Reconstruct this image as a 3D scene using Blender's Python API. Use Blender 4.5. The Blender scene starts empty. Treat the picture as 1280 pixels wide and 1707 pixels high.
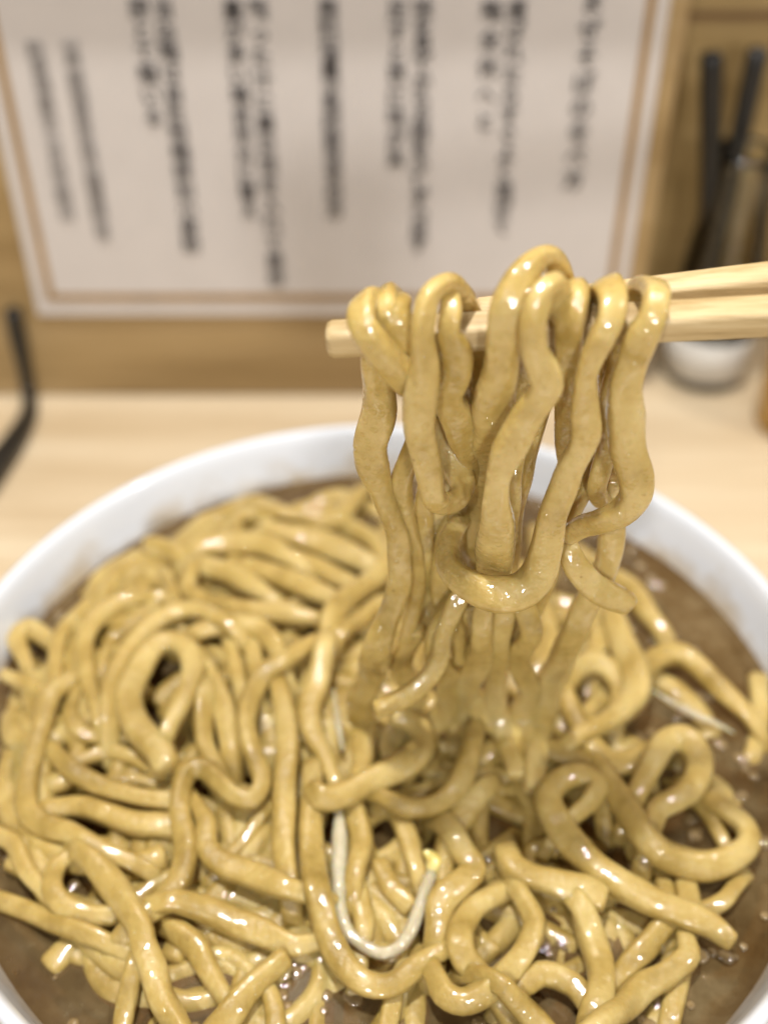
import bpy, bmesh, math, random
import numpy as np
from mathutils import Vector
random.seed(7); np.random.seed(7)
S = bpy.context.scene
COL = S.collection
R = math.radians

# ------------------------------------------------------------------ camera
PITCH, F, CX, CY = R(40), 1900.0, 640.0, 853.5     # photo is 1280 x 1707
CAM = np.array([0, 0, .29])
FWD = np.array([0, math.cos(PITCH), -math.sin(PITCH)])
UPV = np.array([0, math.sin(PITCH), math.cos(PITCH)])
cam = bpy.data.cameras.new('camera'); camo = bpy.data.objects.new('camera', cam); COL.objects.link(camo)
camo.location = CAM; camo.rotation_euler = (R(90) - PITCH, 0, 0)
cam.sensor_fit = 'VERTICAL'; cam.sensor_height = 24; cam.lens = F / 1707 * 24
cam.clip_start = .01; cam.clip_end = 50
cam.dof.use_dof = True; cam.dof.focus_distance = .214; cam.dof.aperture_fstop = 4.4
S.camera = camo

# ------------------------------------------------------------------ world, lamps, exposure
w = bpy.data.worlds.new('World'); S.world = w; w.use_nodes = True
w.node_tree.nodes['Background'].inputs[0].default_value = (1.0, .95, .90, 1)
w.node_tree.nodes['Background'].inputs[1].default_value = .07
def lamp(name, loc, target, size, power, col):
    l = bpy.data.lights.new(name, 'AREA'); l.shape = 'DISK'; l.size = size; l.energy = power; l.color = col
    o = bpy.data.objects.new(name, l); COL.objects.link(o); o.location = loc
    o.rotation_euler = (Vector(target) - Vector(loc)).to_track_quat('-Z', 'Y').to_euler()
lamp('ceiling_lamp', (-.10, .235, 1.0), (0, .2, .06), .055, 8.6, (1, .955, .89))
lamp('ceiling_lamp_behind', (-.2, -.62, .85), (0, .18, .1), .05, 4.0, (1, .965, .92))
lamp('front_sparkle_light', (.30, -1.6, .80), (0, .18, .12), .22, 14.0, (1, .96, .91))  # added low frontal light, brings sparkles to the lifted noodles
lamp('ceiling_lamp_side', (.62, .10, .9), (0, .2, .08), .05, 3.4, (1, .955, .90))
S.view_settings.view_transform = 'Standard'; S.view_settings.look = 'None'
S.view_settings.exposure = 0; S.view_settings.gamma = 1
S.cycles.use_denoising = True
S.cycles.max_bounces = 10; S.cycles.transparent_max_bounces = 16

# ------------------------------------------------------------------ helpers
def ray(x, y):
    d = FWD + np.array([1., 0, 0]) * (x - CX) / F - UPV * (y - CY) / F
    return d                                        # depth along axis is 1
def at_z(x, y, z):
    d = ray(x, y); return CAM + d * ((z - CAM[2]) / d[2])
def at_y(x, y, Y):
    d = ray(x, y); return CAM + d * (Y / d[1])
def depth(p): return float((np.asarray(p) - CAM) @ FWD)

def props(o, label=None, cat=None, group=None, kind=None):
    for k, v in (('label', label), ('category', cat), ('group', group), ('kind', kind)):
        if v: o[k] = v
    return o
def mesh_obj(name, verts, faces, mat, parent=None, smooth=True):
    me = bpy.data.meshes.new(name); me.from_pydata([tuple(map(float, v)) for v in verts], [], faces)
    if smooth: me.shade_smooth()
    me.materials.append(mat)
    o = bpy.data.objects.new(name, me); COL.objects.link(o)
    if parent: o.parent = parent
    return o
def bm_obj(name, bm, mat, parent=None, smooth=True):
    me = bpy.data.meshes.new(name); bm.to_mesh(me); bm.free()
    if smooth: me.shade_smooth()
    me.materials.append(mat)
    o = bpy.data.objects.new(name, me); COL.objects.link(o)
    if parent: o.parent = parent
    return o
def box(name, lo, hi, mat, parent=None, bevel=0):
    bm = bmesh.new(); bmesh.ops.create_cube(bm, size=1)
    for v in bm.verts:
        for i in range(3): v.co[i] = lo[i] + (v.co[i] + .5) * (hi[i] - lo[i])
    if bevel: bmesh.ops.bevel(bm, geom=bm.edges[:], offset=bevel, segments=2, affect='EDGES')
    return bm_obj(name, bm, mat, parent, False)
def lathe(name, prof, mat, parent=None, c=(0, 0), n=128):
    vs, fs = [], []
    m = len(prof)
    for i in range(n):
        a = 2 * math.pi * i / n
        for r, z in prof: vs.append((c[0] + max(r, 1e-5) * math.cos(a), c[1] + max(r, 1e-5) * math.sin(a), z))
    for i in range(n):
        j = (i + 1) % n
        for k in range(m - 1): fs.append((i * m + k, j * m + k, j * m + k + 1, i * m + k + 1))
    return mesh_obj(name, vs, fs, mat, parent)

# ------------------------------------------------------------------ materials
def mat(name):
    m = bpy.data.materials.new(name); m.use_nodes = True
    nt = m.node_tree; return m, nt, nt.nodes['Principled BSDF']
def nd(nt, t, **kw):
    n = nt.nodes.new(t)
    for k, v in kw.items():
        if k in n.inputs: n.inputs[k].default_value = v
        else: setattr(n, k, v)
    return n
def coords(nt, scale=(1, 1, 1)):
    tc = nd(nt, 'ShaderNodeTexCoord'); mp = nd(nt, 'ShaderNodeMapping'); mp.inputs['Scale'].default_value = scale
    nt.links.new(tc.outputs['Object'], mp.inputs[0]); return mp.outputs[0]
def noise(nt, vec, scale, detail=3, rough=.5):
    n = nd(nt, 'ShaderNodeTexNoise'); n.inputs['Scale'].default_value = scale
    n.inputs['Detail'].default_value = detail; n.inputs['Roughness'].default_value = rough
    nt.links.new(vec, n.inputs['Vector']); return n.outputs[0]
def ramp(nt, fac, stops):
    r = nd(nt, 'ShaderNodeValToRGB'); e = r.color_ramp.elements
    while len(e) < len(stops): e.new(.5)
    for k, (p, c) in enumerate(stops): e[k].position = p; e[k].color = (*c, 1) if len(c) == 3 else c
    nt.links.new(fac, r.inputs[0]); return r.outputs[0]
def bump(nt, bsdf, h, strength, dist, sock='Normal'):
    b = nd(nt, 'ShaderNodeBump'); b.inputs['Strength'].default_value = strength; b.inputs['Distance'].default_value = dist
    nt.links.new(h, b.inputs['Height']); nt.links.new(b.outputs[0], bsdf.inputs[sock]); return b
def plain(name, col, rough=.5, var=1, **kw):
    m, nt, b = mat(name)
    v = coords(nt); n = noise(nt, v, 90, 4)
    c = ramp(nt, n, [(.3, tuple(x * (1 - .12 * var) for x in col)), (.7, tuple(min(1, x * (1 + .06 * var)) for x in col))])
    nt.links.new(c, b.inputs['Base Color']); b.inputs['Roughness'].default_value = rough
    for k, x in kw.items(): b.inputs[k].default_value = x
    return m

def noodle_mat(name, dark, mid, lite, sss=.25, coat=1, ior=1.8, dome_h=.75, cb=.85, cr=.045):
    m, nt, b = mat(name)
    v = coords(nt)
    oi = nd(nt, 'ShaderNodeObjectInfo')
    n1 = noise(nt, v, 95, 4, .6)
    a = nd(nt, 'ShaderNodeMath', operation='MULTIPLY_ADD'); a.inputs[1].default_value = .15; a.inputs[2].default_value = -.07
    nt.links.new(oi.outputs['Random'], a.inputs[0])
    s = nd(nt, 'ShaderNodeMath', operation='ADD'); nt.links.new(n1, s.inputs[0]); nt.links.new(a.outputs[0], s.inputs[1])
    c = ramp(nt, s.outputs[0], [(.25, dark), (.5, mid), (.78, lite)])
    # tiny dark bran specks
    vo = nd(nt, 'ShaderNodeTexVoronoi'); vo.inputs['Scale'].default_value = 260; nt.links.new(v, vo.inputs['Vector'])
    sp = ramp(nt, vo.outputs['Distance'], [(.05, (1, 1, 1)), (.10, (0, 0, 0))])
    pick = ramp(nt, vo.outputs['Color'], [(.72, (0, 0, 0)), (.78, (1, 1, 1))])
    mu = nd(nt, 'ShaderNodeMath', operation='MULTIPLY'); nt.links.new(sp, mu.inputs[0]); nt.links.new(pick, mu.inputs[1])
    mu2 = nd(nt, 'ShaderNodeMath', operation='MULTIPLY'); mu2.inputs[1].default_value = .55; nt.links.new(mu.outputs[0], mu2.inputs[0])
    mx = nd(nt, 'ShaderNodeMix', data_type='RGBA'); nt.links.new(mu2.outputs[0], mx.inputs[0])
    nt.links.new(c, mx.inputs[6]); mx.inputs[7].default_value = (.16, .08, .02, 1)
    nt.links.new(mx.outputs[2], b.inputs['Base Color'])
    b.inputs['Roughness'].default_value = .42; b.inputs['Specular IOR Level'].default_value = .4
    b.inputs['Subsurface Weight'].default_value = sss
    b.inputs['Subsurface Radius'].default_value = (1.0, .5, .14); b.inputs['Subsurface Scale'].default_value = .0045
    b.inputs['Coat Weight'].default_value = coat; b.inputs['Coat Roughness'].default_value = cr; b.inputs['Coat IOR'].default_value = ior
    n2 = noise(nt, v, 620, 3, .55); n3 = noise(nt, v, 160, 2, .5)
    ad = nd(nt, 'ShaderNodeMath', operation='MULTIPLY_ADD'); ad.inputs[1].default_value = 2.2
    nt.links.new(n3, ad.inputs[0]); nt.links.new(n2, ad.inputs[2])
    bump(nt, b, ad.outputs[0], .42, .0006)
    # soup beads: tiny domes gathered in patches
    vb = nd(nt, 'ShaderNodeTexVoronoi'); vb.inputs['Scale'].default_value = 620; nt.links.new(v, vb.inputs['Vector'])
    dome = ramp(nt, vb.outputs['Distance'], [(0, (1, 1, 1)), (.25, (.75, .75, .75)), (.42, (0, 0, 0))])
    patch = ramp(nt, noise(nt, v, 130, 3, .6), [(.42, (0, 0, 0)), (.52, (1, 1, 1))])
    dm = nd(nt, 'ShaderNodeMath', operation='MULTIPLY'); nt.links.new(dome, dm.inputs[0]); nt.links.new(patch, dm.inputs[1])
    ad2 = nd(nt, 'ShaderNodeMath', operation='MULTIPLY_ADD'); ad2.inputs[1].default_value = dome_h
    nt.links.new(dm.outputs[0], ad2.inputs[0]); nt.links.new(noise(nt, v, 210, 3, .5), ad2.inputs[2])
    bump(nt, b, ad2.outputs[0], cb, .0006, 'Coat Normal')
    return m
M_NOODLE_LIT = noodle_mat('noodle', (.35, .236, .05), (.53, .386, .122), (.66, .523, .225), .3, .9, 1.75)  # lifted copy of the heap noodle, colour lightened in place of front light
M_HEAP = noodle_mat('noodle_heaped', (.262, .174, .036), (.437, .311, .092), (.575, .452, .18), .25, .6, 1.6, .8, .62, .045)
M_SPROUT = noodle_mat('bean_sprout', (.36, .32, .20), (.46, .415, .285), (.55, .51, .38), .8)
M_HEAD = noodle_mat('sprout_head', (.70, .50, .12), (.78, .60, .18), (.82, .68, .3), .5)

def wood(name, c0, c1, c2, sc, rough=.5, axis_scale=(1.5, 22, 22), bs=.25):
    m, nt, b = mat(name)
    v = coords(nt, axis_scale)
    n1 = noise(nt, v, sc, 6, .6); n2 = noise(nt, v, sc * 5, 3, .6)
    a = nd(nt, 'ShaderNodeMath', operation='MULTIPLY_ADD'); a.inputs[1].default_value = .35; nt.links.new(n2, a.inputs[0]); nt.links.new(n1, a.inputs[2])
    c = ramp(nt, a.outputs[0], [(.45, c0), (.68, c1), (.88, c2)])
    nt.links.new(c, b.inputs['Base Color']); b.inputs['Roughness'].default_value = rough
    bump(nt, b, a.outputs[0], bs, .0006)
    return m
M_TABLE = wood('counter_wood', (.54, .41, .25), (.65, .525, .355), (.72, .61, .44), 2.2, .42)
M_PANEL = wood('panel_wood', (.25, .16, .06), (.34, .23, .10), (.41, .29, .145), 2.0, .55)
M_WALL = wood('wall_wood', (.23, .15, .05), (.31, .21, .08), (.39, .275, .12), 2.0, .55)
M_STICK = wood('chopstick_wood', (.34, .23, .09), (.58, .445, .24), (.70, .58, .36), 20, .42, (1.0, 12, 12), .8)
M_PAPER = plain('laminated_paper', (.57, .535, .52), .36, .25)
M_LINE = plain('tan_print', (.33, .20, .075), .4)
M_INK = plain('black_ink', (.03, .025, .025), .5)
M_GREYINK = plain('grey_ink', (.22, .20, .19), .5)
def porcelain():
    m, nt, b = mat('white_porcelain')
    v = coords(nt)
    sx = nd(nt, 'ShaderNodeSeparateXYZ'); nt.links.new(v, sx.inputs[0])
    mr = nd(nt, 'ShaderNodeMapRange'); mr.inputs[1].default_value = .0585; mr.inputs[2].default_value = .0725; mr.inputs[3].default_value = .40; mr.inputs[4].default_value = -.10
    nt.links.new(sx.outputs[2], mr.inputs[0])
    n = noise(nt, v, 75, 5, .62)
    ad = nd(nt, 'ShaderNodeMath', operation='ADD'); nt.links.new(mr.outputs[0], ad.inputs[0]); nt.links.new(n, ad.inputs[1])
    st = ramp(nt, ad.outputs[0], [(.60, (0, 0, 0)), (.95, (.75, .75, .75))])
    mx = nd(nt, 'ShaderNodeMix', data_type='RGBA'); nt.links.new(st, mx.inputs[0]); mx.inputs[6].default_value = (.69, .73, .80, 1); mx.inputs[7].default_value = (.42, .31, .15, 1)
    nt.links.new(mx.outputs[2], b.inputs['Base Color'])
    b.inputs['Roughness'].default_value = .14; b.inputs['Coat Weight'].default_value = .5; b.inputs['Coat Roughness'].default_value = .04
    bump(nt, b, n, .06, .0006)
    return m
M_BOWL = porcelain()
M_BLACK = plain('black_plastic', (.012, .011, .010), .35)
M_LABEL = plain('white_label', (.60, .58, .54), .5)
def glass(name, col, rough=.02):
    m, nt, b = mat(name)
    v = coords(nt); n = noise(nt, v, 40, 2); bump(nt, b, n, .12, .001)
    b.inputs['Base Color'].default_value = (*col, 1); b.inputs['Transmission Weight'].default_value = 1
    b.inputs['Roughness'].default_value = rough; b.inputs['IOR'].default_value = 1.45
    return m
def thin_glass():
    m, nt, b = mat('clear_glass'); nt.nodes.remove(b)
    v = coords(nt); t = nd(nt, 'ShaderNodeBsdfTransparent'); g = nd(nt, 'ShaderNodeBsdfGlossy'); g.inputs['Roughness'].default_value = .12
    lw = nd(nt, 'ShaderNodeLayerWeight'); lw.inputs[0].default_value = .35
    c = ramp(nt, lw.outputs['Facing'], [(.3, (.95, .96, .95)), (1, (.55, .57, .55))]); nt.links.new(c, t.inputs[0])
    f = nd(nt, 'ShaderNodeFresnel'); f.inputs[0].default_value = 1.5
    bp = nd(nt, 'ShaderNodeBump'); bp.inputs['Strength'].default_value = .2; bp.inputs['Distance'].default_value = .001
    nt.links.new(noise(nt, v, 60, 2), bp.inputs['Height']); nt.links.new(bp.outputs[0], g.inputs['Normal'])
    mx = nd(nt, 'ShaderNodeMixShader'); nt.links.new(f.outputs[0], mx.inputs[0]); nt.links.new(t.outputs[0], mx.inputs[1]); nt.links.new(g.outputs[0], mx.inputs[2])
    nt.links.new(mx.outputs[0], nt.nodes['Material Output'].inputs['Surface']); return m
M_GLASS = thin_glass(); M_AMBER = plain('amber_glass', (.80, .50, .10), .12, .2, **{'Transmission Weight': .45})
def broth_mat():
    m, nt, b = mat('broth')
    v = coords(nt); n = noise(nt, v, 60, 5, .65)
    c = ramp(nt, n, [(.32, (.105, .067, .026)), (.5, (.18, .126, .056)), (.68, (.30, .228, .12))])
    nt.links.new(c, b.inputs['Base Color']); b.inputs['Roughness'].default_value = .07
    b.inputs['Coat Weight'].default_value = .4; b.inputs['Coat Roughness'].default_value = .02
    bump(nt, b, noise(nt, v, 70, 3), .25, .0012)
    t = nd(nt, 'ShaderNodeBsdfTransparent'); t.inputs[0].default_value = (.62, .40, .17, 1)
    mx = nd(nt, 'ShaderNodeMixShader'); mx.inputs[0].default_value = .52
    nt.links.new(t.outputs[0], mx.inputs[1]); nt.links.new(b.outputs[0], mx.inputs[2])
    nt.links.new(mx.outputs[0], nt.nodes['Material Output'].inputs['Surface'])
    return m
M_BROTH = broth_mat()
M_BEAD = plain('soup_bead', (.24, .165, .075), .03, **{'Specular IOR Level': 1.0, 'Coat Weight': 1.0, 'Coat Roughness': .015, 'Coat IOR': 2.0})
def oil_mat():
    m, nt, b = mat('oil')
    v = coords(nt); c = ramp(nt, noise(nt, v, 200), [(.3, (.62, .47, .25)), (.7, (.72, .58, .34))])
    nt.links.new(c, b.inputs['Base Color']); b.inputs['Roughness'].default_value = .03
    b.inputs['Transmission Weight'].default_value = .8; b.inputs['IOR'].default_value = 1.46
    return m
M_OIL = oil_mat()

# ------------------------------------------------------------------ setting
WALL_Y, WALL_B, PANEL_X = .427, .482, .109
props(box('counter', (-1.2, -.6, -.03), (1.2, WALL_B - .002, 0), M_TABLE), kind='structure', label='pale wooden counter with fine grain under the bowl')
props(box('wall', (-1.2, WALL_B, -.03), (1.2, WALL_B + .02, .9), M_WALL), kind='structure', label='brown wooden wall behind the counter')
props(box('wall_panel', (-1.2, WALL_Y, .0005), (PANEL_X, WALL_B - .0005, .9), M_PANEL, bevel=.001), kind='structure', label='brown wooden panel carrying the notice')
props(box('unseen_shade_rail', (-1.2, WALL_Y - .013, .2), (PANEL_X, WALL_Y - .0005, .215), M_PANEL, bevel=.001), kind='structure', label='narrow unseen wooden rail added above the notice to shade its top')  # added out of view to cast the shade band on the notice
pl = at_y(1200, 24, WALL_B)
props(box('wall_seam', (PANEL_X + .001, WALL_B - .0016, pl[2] - .0013), (1.2, WALL_B - .0004, pl[2] + .0013), plain('seam', (.16, .085, .03), .7)), kind='structure', label='dark plank joint in the wooden wall')

# ------------------------------------------------------------------ bowl and broth
BC = (0.0, .189); RIM = .11; ZR = .075; ZS = .0585; RS = .1046
prof = [(.0, .012), (.03, .0125), (.06, .017), (.083, .028), (.0965, .043), (.1035, .0565), (.1062, .066), (.1078, .0715),
        (.1088, .0742), (.1100, .0754), (.1114, .0750), (.1120, .0736), (.1116, .0715), (.1098, .066), (.107, .055), (.100, .040), (.087, .024), (.064, .012),
        (.047, .008), (.046, .0005), (.043, .0005), (.042, .006), (.0, .007)]
props(lathe('ramen_bowl', prof, M_BOWL, c=BC, n=160), 'large white porcelain bowl full of noodles and brown broth', 'bowl')
vs, fs = [], []
NR, NA = 26, 96
for i in range(NR + 1):
    r = (RS + .0003) * i / NR
    for k in range(NA):
        a = 2 * math.pi * k / NA
        z = ZS + .00035 * math.sin(90 * r * math.cos(a) + 3) * math.sin(80 * r * math.sin(a)) + (.0012 * max(0, (i - 24.5) / 1.5) ** 2)
        vs.append((BC[0] + max(r, 1e-5) * math.cos(a), BC[1] + max(r, 1e-5) * math.sin(a), z))
for i in range(NR):
    for k in range(NA):
        j = (k + 1) % NA; fs.append((i * NA + k, i * NA + j, (i + 1) * NA + j, (i + 1) * NA + k))
props(mesh_obj('broth', vs, fs, M_BROTH), 'cloudy brown pork broth filling the white bowl around the noodles', 'broth')
# ------------------------------------------------------------------ noodle geometry
def catmull(P, step):
    """P: (n, k) control rows, xyz first. Resampled about every STEP along the curve."""
    P = np.asarray(P, float)
    Q = np.vstack([2 * P[0] - P[1], P, 2 * P[-1] - P[-2]])
    out = []
    for i in range(1, len(Q) - 2):
        p0, p1, p2, p3 = Q[i - 1:i + 3]
        d = [max(1e-6, np.linalg.norm(b[:3] - a[:3])) ** .5 for a, b in ((p0, p1), (p1, p2), (p2, p3))]
        t1 = ((p1 - p0) / d[0] - (p2 - p0) / (d[0] + d[1]) + (p2 - p1) / d[1]) * d[1]
        t2 = ((p2 - p1) / d[1] - (p3 - p1) / (d[1] + d[2]) + (p3 - p2) / d[2]) * d[1]
        n = max(2, int(np.linalg.norm(p2[:3] - p1[:3]) / step))
        for t in np.arange(n) / n:
            out.append((2 * t**3 - 3 * t**2 + 1) * p1 + (t**3 - 2 * t**2 + t) * t1 + (-2 * t**3 + 3 * t**2) * p2 + (t**3 - t**2) * t2)
    out.append(P[-1])
    return np.array(out)
def wob(n, rng, per):
    k = max(3, int(n / per) + 3)
    return np.interp(np.linspace(0, k - 1, n), np.arange(k), rng.uniform(-1, 1, k))
def tube(name, pts, hw, ht, material, ref, nseg=16, sq=2.7, seed=0, twist=.35, parent=None, crinkle=0, lump=.06):
    rng = np.random.RandomState(seed)
    n = len(pts)
    T = np.gradient(pts, axis=0); T /= np.linalg.norm(T, axis=1)[:, None] + 1e-12
    ref = np.asarray(ref, float); ref /= np.linalg.norm(ref)
    W = np.zeros_like(T); w = None
    for i in range(n):
        c = np.cross(T[i], ref); s = np.linalg.norm(c)
        if w is None: w = c / s if s > .05 else np.cross(T[i], [1, 0, 0])
        else:
            w = w - T[i] * (w @ T[i]); w /= np.linalg.norm(w) + 1e-12
            if s > .05: w = .7 * w + .3 * s * np.sign(c @ w + 1e-9) * c / s
        w = w - T[i] * (w @ T[i]); w /= np.linalg.norm(w) + 1e-12
        W[i] = w
    N = np.cross(W, T)
    if crinkle:
        k7 = np.ones(3) / 3
        c1 = np.convolve(np.pad(wob(n, rng, 5), 1, mode='edge'), k7, 'valid'); c2 = np.convolve(np.pad(wob(n, rng, 6), 1, mode='edge'), k7, 'valid')
        pts = pts + W * (c1 * crinkle * hw)[:, None] + N * (c2 * crinkle * .7 * ht)[:, None]
    tw = wob(n, rng, 14) * twist; kern = np.ones(5) / 5
    tw = np.convolve(np.pad(tw, 2, mode='edge'), kern, 'valid')
    l1, l2 = wob(n, rng, 7), wob(n, rng, 9)
    l1 = np.convolve(np.pad(l1, 2, mode='edge'), kern, 'valid'); l2 = np.convolve(np.pad(l2, 2, mode='edge'), kern, 'valid')
    ang = np.linspace(0, 2 * np.pi, nseg, endpoint=False)
    e = 2 / sq
    ca = np.sign(np.cos(ang)) * np.abs(np.cos(ang)) ** e; sa = np.sign(np.sin(ang)) * np.abs(np.sin(ang)) ** e
    ph = rng.uniform(0, 6.3, 4)
    vs = []
    for i in range(n):
        a = hw[i] * (1 + lump * 1.3 * l1[i]); b = ht[i] * (1 + lump * 1.6 * l2[i])
        side = 1 + lump * (np.sin(2 * ang + ph[0] + i * .23) * .5 + np.sin(3 * ang + ph[1] - i * .31) * .5)
        ct, st = math.cos(tw[i]), math.sin(tw[i])
        w2 = W[i] * ct + N[i] * st; n2 = -W[i] * st + N[i] * ct
        vs.append(pts[i] + (ca * a * side)[:, None] * w2 + (sa * b * side)[:, None] * n2)
    def cap(ring, c, t, h):
        return [c + (ring - c) * .86 + t * h * .35, c + (ring - c) * .5 + t * h * .5]
    first = cap(vs[0], pts[0], -T[0], ht[0]); last = cap(vs[-1], pts[-1], T[-1], ht[-1])
    rings = [first[1], first[0]] + vs + last
    V = np.vstack(rings + [[pts[0] - T[0] * ht[0] * .5], [pts[-1] + T[-1] * ht[-1] * .5]])
    m = len(rings); fs = []
    for i in range(m - 1):
        for k in range(nseg):
            j = (k + 1) % nseg; fs.append((i * nseg + k, i * nseg + j, (i + 1) * nseg + j, (i + 1) * nseg + k))
    a, b = m * nseg, m * nseg + 1
    for k in range(nseg):
        j = (k + 1) % nseg
        fs.append((a, j, k)); fs.append((b, (m - 1) * nseg + k, (m - 1) * nseg + j))
    global LAST; LAST = np.array(vs)
    o = V.mean(0)
    ob = mesh_obj(name, V - o, fs, material, parent); ob.location = o
    return ob

def beads(o, n, seed, smin=.0003, smax=.0009):
    """soup beads clinging to the lit side of a noodle, in small clusters: one part of that noodle"""
    rng = np.random.RandomState(seed); L = LAST; m, k, _ = L.shape
    bm = bmesh.new(); made = 0
    for t in range(n * 30):
        if made >= n: break
        i, j = rng.randint(3, m - 3), rng.randint(k)
        for q in range(rng.randint(1, 6)):
            ii, jj = min(max(i + rng.randint(-2, 3), 2), m - 3), (j + rng.randint(-2, 3)) % k
            c = L[ii, jj]; nrm = c - L[ii].mean(0); nrm = nrm / (np.linalg.norm(nrm) + 1e-9)
            if nrm @ np.array([0, -.8, .6]) < .5: continue
            r = rng.uniform(smin, smax) * rng.uniform(.6, 1)
            g = bmesh.ops.create_icosphere(bm, subdivisions=2, radius=1)
            qn = Vector(nrm).to_track_quat('Z', 'Y')
            for v in g['verts']:
                v.co = Vector(c) - o.location + qn @ Vector((v.co.x * r, v.co.y * r * rng.uniform(.97, 1.03), v.co.z * r * .4))
            made += 1
    return props(bm_obj('soup_beads', bm, M_BEAD, o), kind='stuff')
# ------------------------------------------------------------------ chopsticks and the noodles they hold up
YH = .170
def stick(label, a, b, wa, wb, name='chopstick'):
    """square wooden stick with rounded edges from tip A to B"""
    a, b = np.array(a), np.array(b); n = 24
    t = np.linspace(0, 1, n)[:, None]; P = a + (b - a) * t
    hw = wa + (wb - wa) * t[:, 0]
    o = tube(name, P, hw, hw, M_STICK, (0, -.96, -.22), 20, 5.0, 3, .04, None, lump=.012)
    return props(o, label, 'chopstick', 'pair of chopsticks lifting the noodles')
def hp(x, y, d): return at_y(x, y, YH + d / 1000)
tipA, endA = hp(556, 565, 0), hp(1290, 526, 1)
dirA = (endA - tipA) / np.linalg.norm(endA - tipA)
stick('nearer pale wooden chopstick with its blunt tip showing past the noodles', tipA, tipA + dirA * .17, .00270, .0033)
tipB, endB = hp(800, 522, 9), hp(1290, 466, 12)
dirB = (endB - tipB) / np.linalg.norm(endB - tipB)
stick('farther wooden chopstick, upper one, its tip hidden behind the lifted noodles', tipB, tipB + dirB * .14, .0023, .0034)

HG = 'noodles hanging from the chopsticks'
def hang(label, pts, tw=.4, sq=3.1, flat=.72):
    if pts[-1][1] > 1150 and 'free end' not in label:        # the tail sinks into the heap
        pts = pts + [(pts[-1][0] + 2, pts[-1][1] + 22, pts[-1][2] * .9, 0)]
        out = []
        for x, y, wd, d in pts:
            t = min(1, max(0, (y - 1080) / 130))
            out.append((x, y, wd, (1 - t) * d + t * ((at_z(x, y, .0665)[1] - YH) * 1000)))
        pts = out
    rows = []
    for x, y, wd, d in pts:
        p = hp(x, y, d); rows.append((*p, wd / 2 * depth(p) / F))
    C = catmull(rows, .0011); P, hw = C[:, :3], np.clip(C[:, 3], .0008, .01)
    ht = np.clip(hw * flat, .0014, .0031)
    o = tube('lifted_noodle', P, hw, ht, M_NOODLE_LIT, (0, -1, .45), 22, sq, len(label) * 7 + int(pts[0][0]), tw, crinkle=.13, lump=.07)
    return props(o, label, 'noodle', HG)
# front ones are nearer the camera (negative depth, mm)
hang('short thick lifted noodle curling round the chopstick tip towards its neighbour',
     [(640,560,44,8),(632,520,46,6),(618,500,48,1),(603,512,50,-5),(601,540,54,-8),(622,574,57,-9),(650,608,56,-9),(680,630,54,-7),(705,645,50,-2),(722,668,44,4),(728,700,40,8)])
hang('longest dark lifted noodle dropping from the chopstick tip down to the heap',
     [(660,505,46,5),(645,490,46,2),(640,520,46,-4),(622,575,42,2),(628,640,50,4),(631,690,56,4),(619,742,52,4),(622,780,54,4),(635,822,40,4),(651,862,36,3),(664,900,38,3),(667,940,38,2),(663,985,43,2),(647,1030,42,1),(629,1080,50,0),(622,1120,48,0),(605,1165,54,-1),(603,1205,48,-2),(607,1246,44,-4),(600,1292,40,-9)])
hang('broad shiny lifted noodle wrapped once over the chopstick beside the tip curl',
     [(652,590,36,10),(658,530,42,7),(660,503,50,1),(660,525,54,-4),(668,560,52,-5),(682,600,42,-4),(690,640,36,1),(692,690,34,5)])
hang('long glossy front noodle making a tall loop above the chopstick',
     [(790,570,34,9),(783,525,38,6),(770,492,40,2),(741,474,40,-3),(715,492,40,-7),(706,520,42,-9),(703,560,41,-10),(710,600,46,-10),(706,640,53,-10),(700,680,55,-10),(700,720,54,-10),(707,760,49,-10),(717,800,46,-10),(727,833,44,-10),(748,838,38,-8),(768,822,38,-5),(764,785,48,-1),(752,745,46,2),(746,700,40,4)], .25)
hang('twisted lifted noodle seen through the tall loop, bending down to the middle',
     [(742,560,30,8),(746,510,30,4),(750,492,30,-1),(751,520,34,-6),(745,550,36,-7),(757,588,50,-7),(758,622,50,-6),(749,658,48,-5),(764,700,58,-3),(780,742,60,-1),(797,780,50,2),(812,820,44,5)])
hang('widest lifted noodle left of the knot, folding over the highest point',
     [(945,560,40,10),(943,500,40,8),(930,445,42,5),(905,428,42,0),(872,458,54,-5),(850,505,62,-8),(840,560,60,-8),(833,615,64,-7),(822,670,70,-6),(814,720,62,-3),(804,780,56,2),(795,840,50,5),(780,900,46,6)])
hang('kinked front noodle with a knee, crossing the bunch down to the big bend',
     [(940,560,34,2),(935,520,40,-3),(925,476,44,-6),(905,488,44,-10),(889,530,42,-12),(888,580,45,-12),(903,618,55,-12),(908,640,58,-12),(893,672,58,-12),(866,718,58,-12),(846,755,54,-12),(829,795,44,-12),(823,840,50,-12),(827,885,60,-11),(824,925,66,-8),(815,960,56,-3),(800,990,44,2)], .35)
hang('lifted noodle that swings from the stick into a wide U at the bottom',
     [(1000,560,44,8),(1005,500,50,6),(1012,480,52,0),(1018,500,52,-6),(1016,530,50,-9),(1003,562,50,-10),(989,592,44,-10),(977,630,36,-10),(976,660,41,-10),(974,692,48,-10),(973,722,48,-10),(966,752,43,-10),(952,782,45,-10),(938,812,48,-10),(926,842,49,-10),(914,882,51,-10),(905,922,53,-11),(895,958,58,-12),(872,982,60,-13),(838,990,60,-14),(795,983,56,-13),(757,958,50,-10),(745,925,42,-5),(752,890,36,0),(770,865,32,4)], .22)
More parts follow.
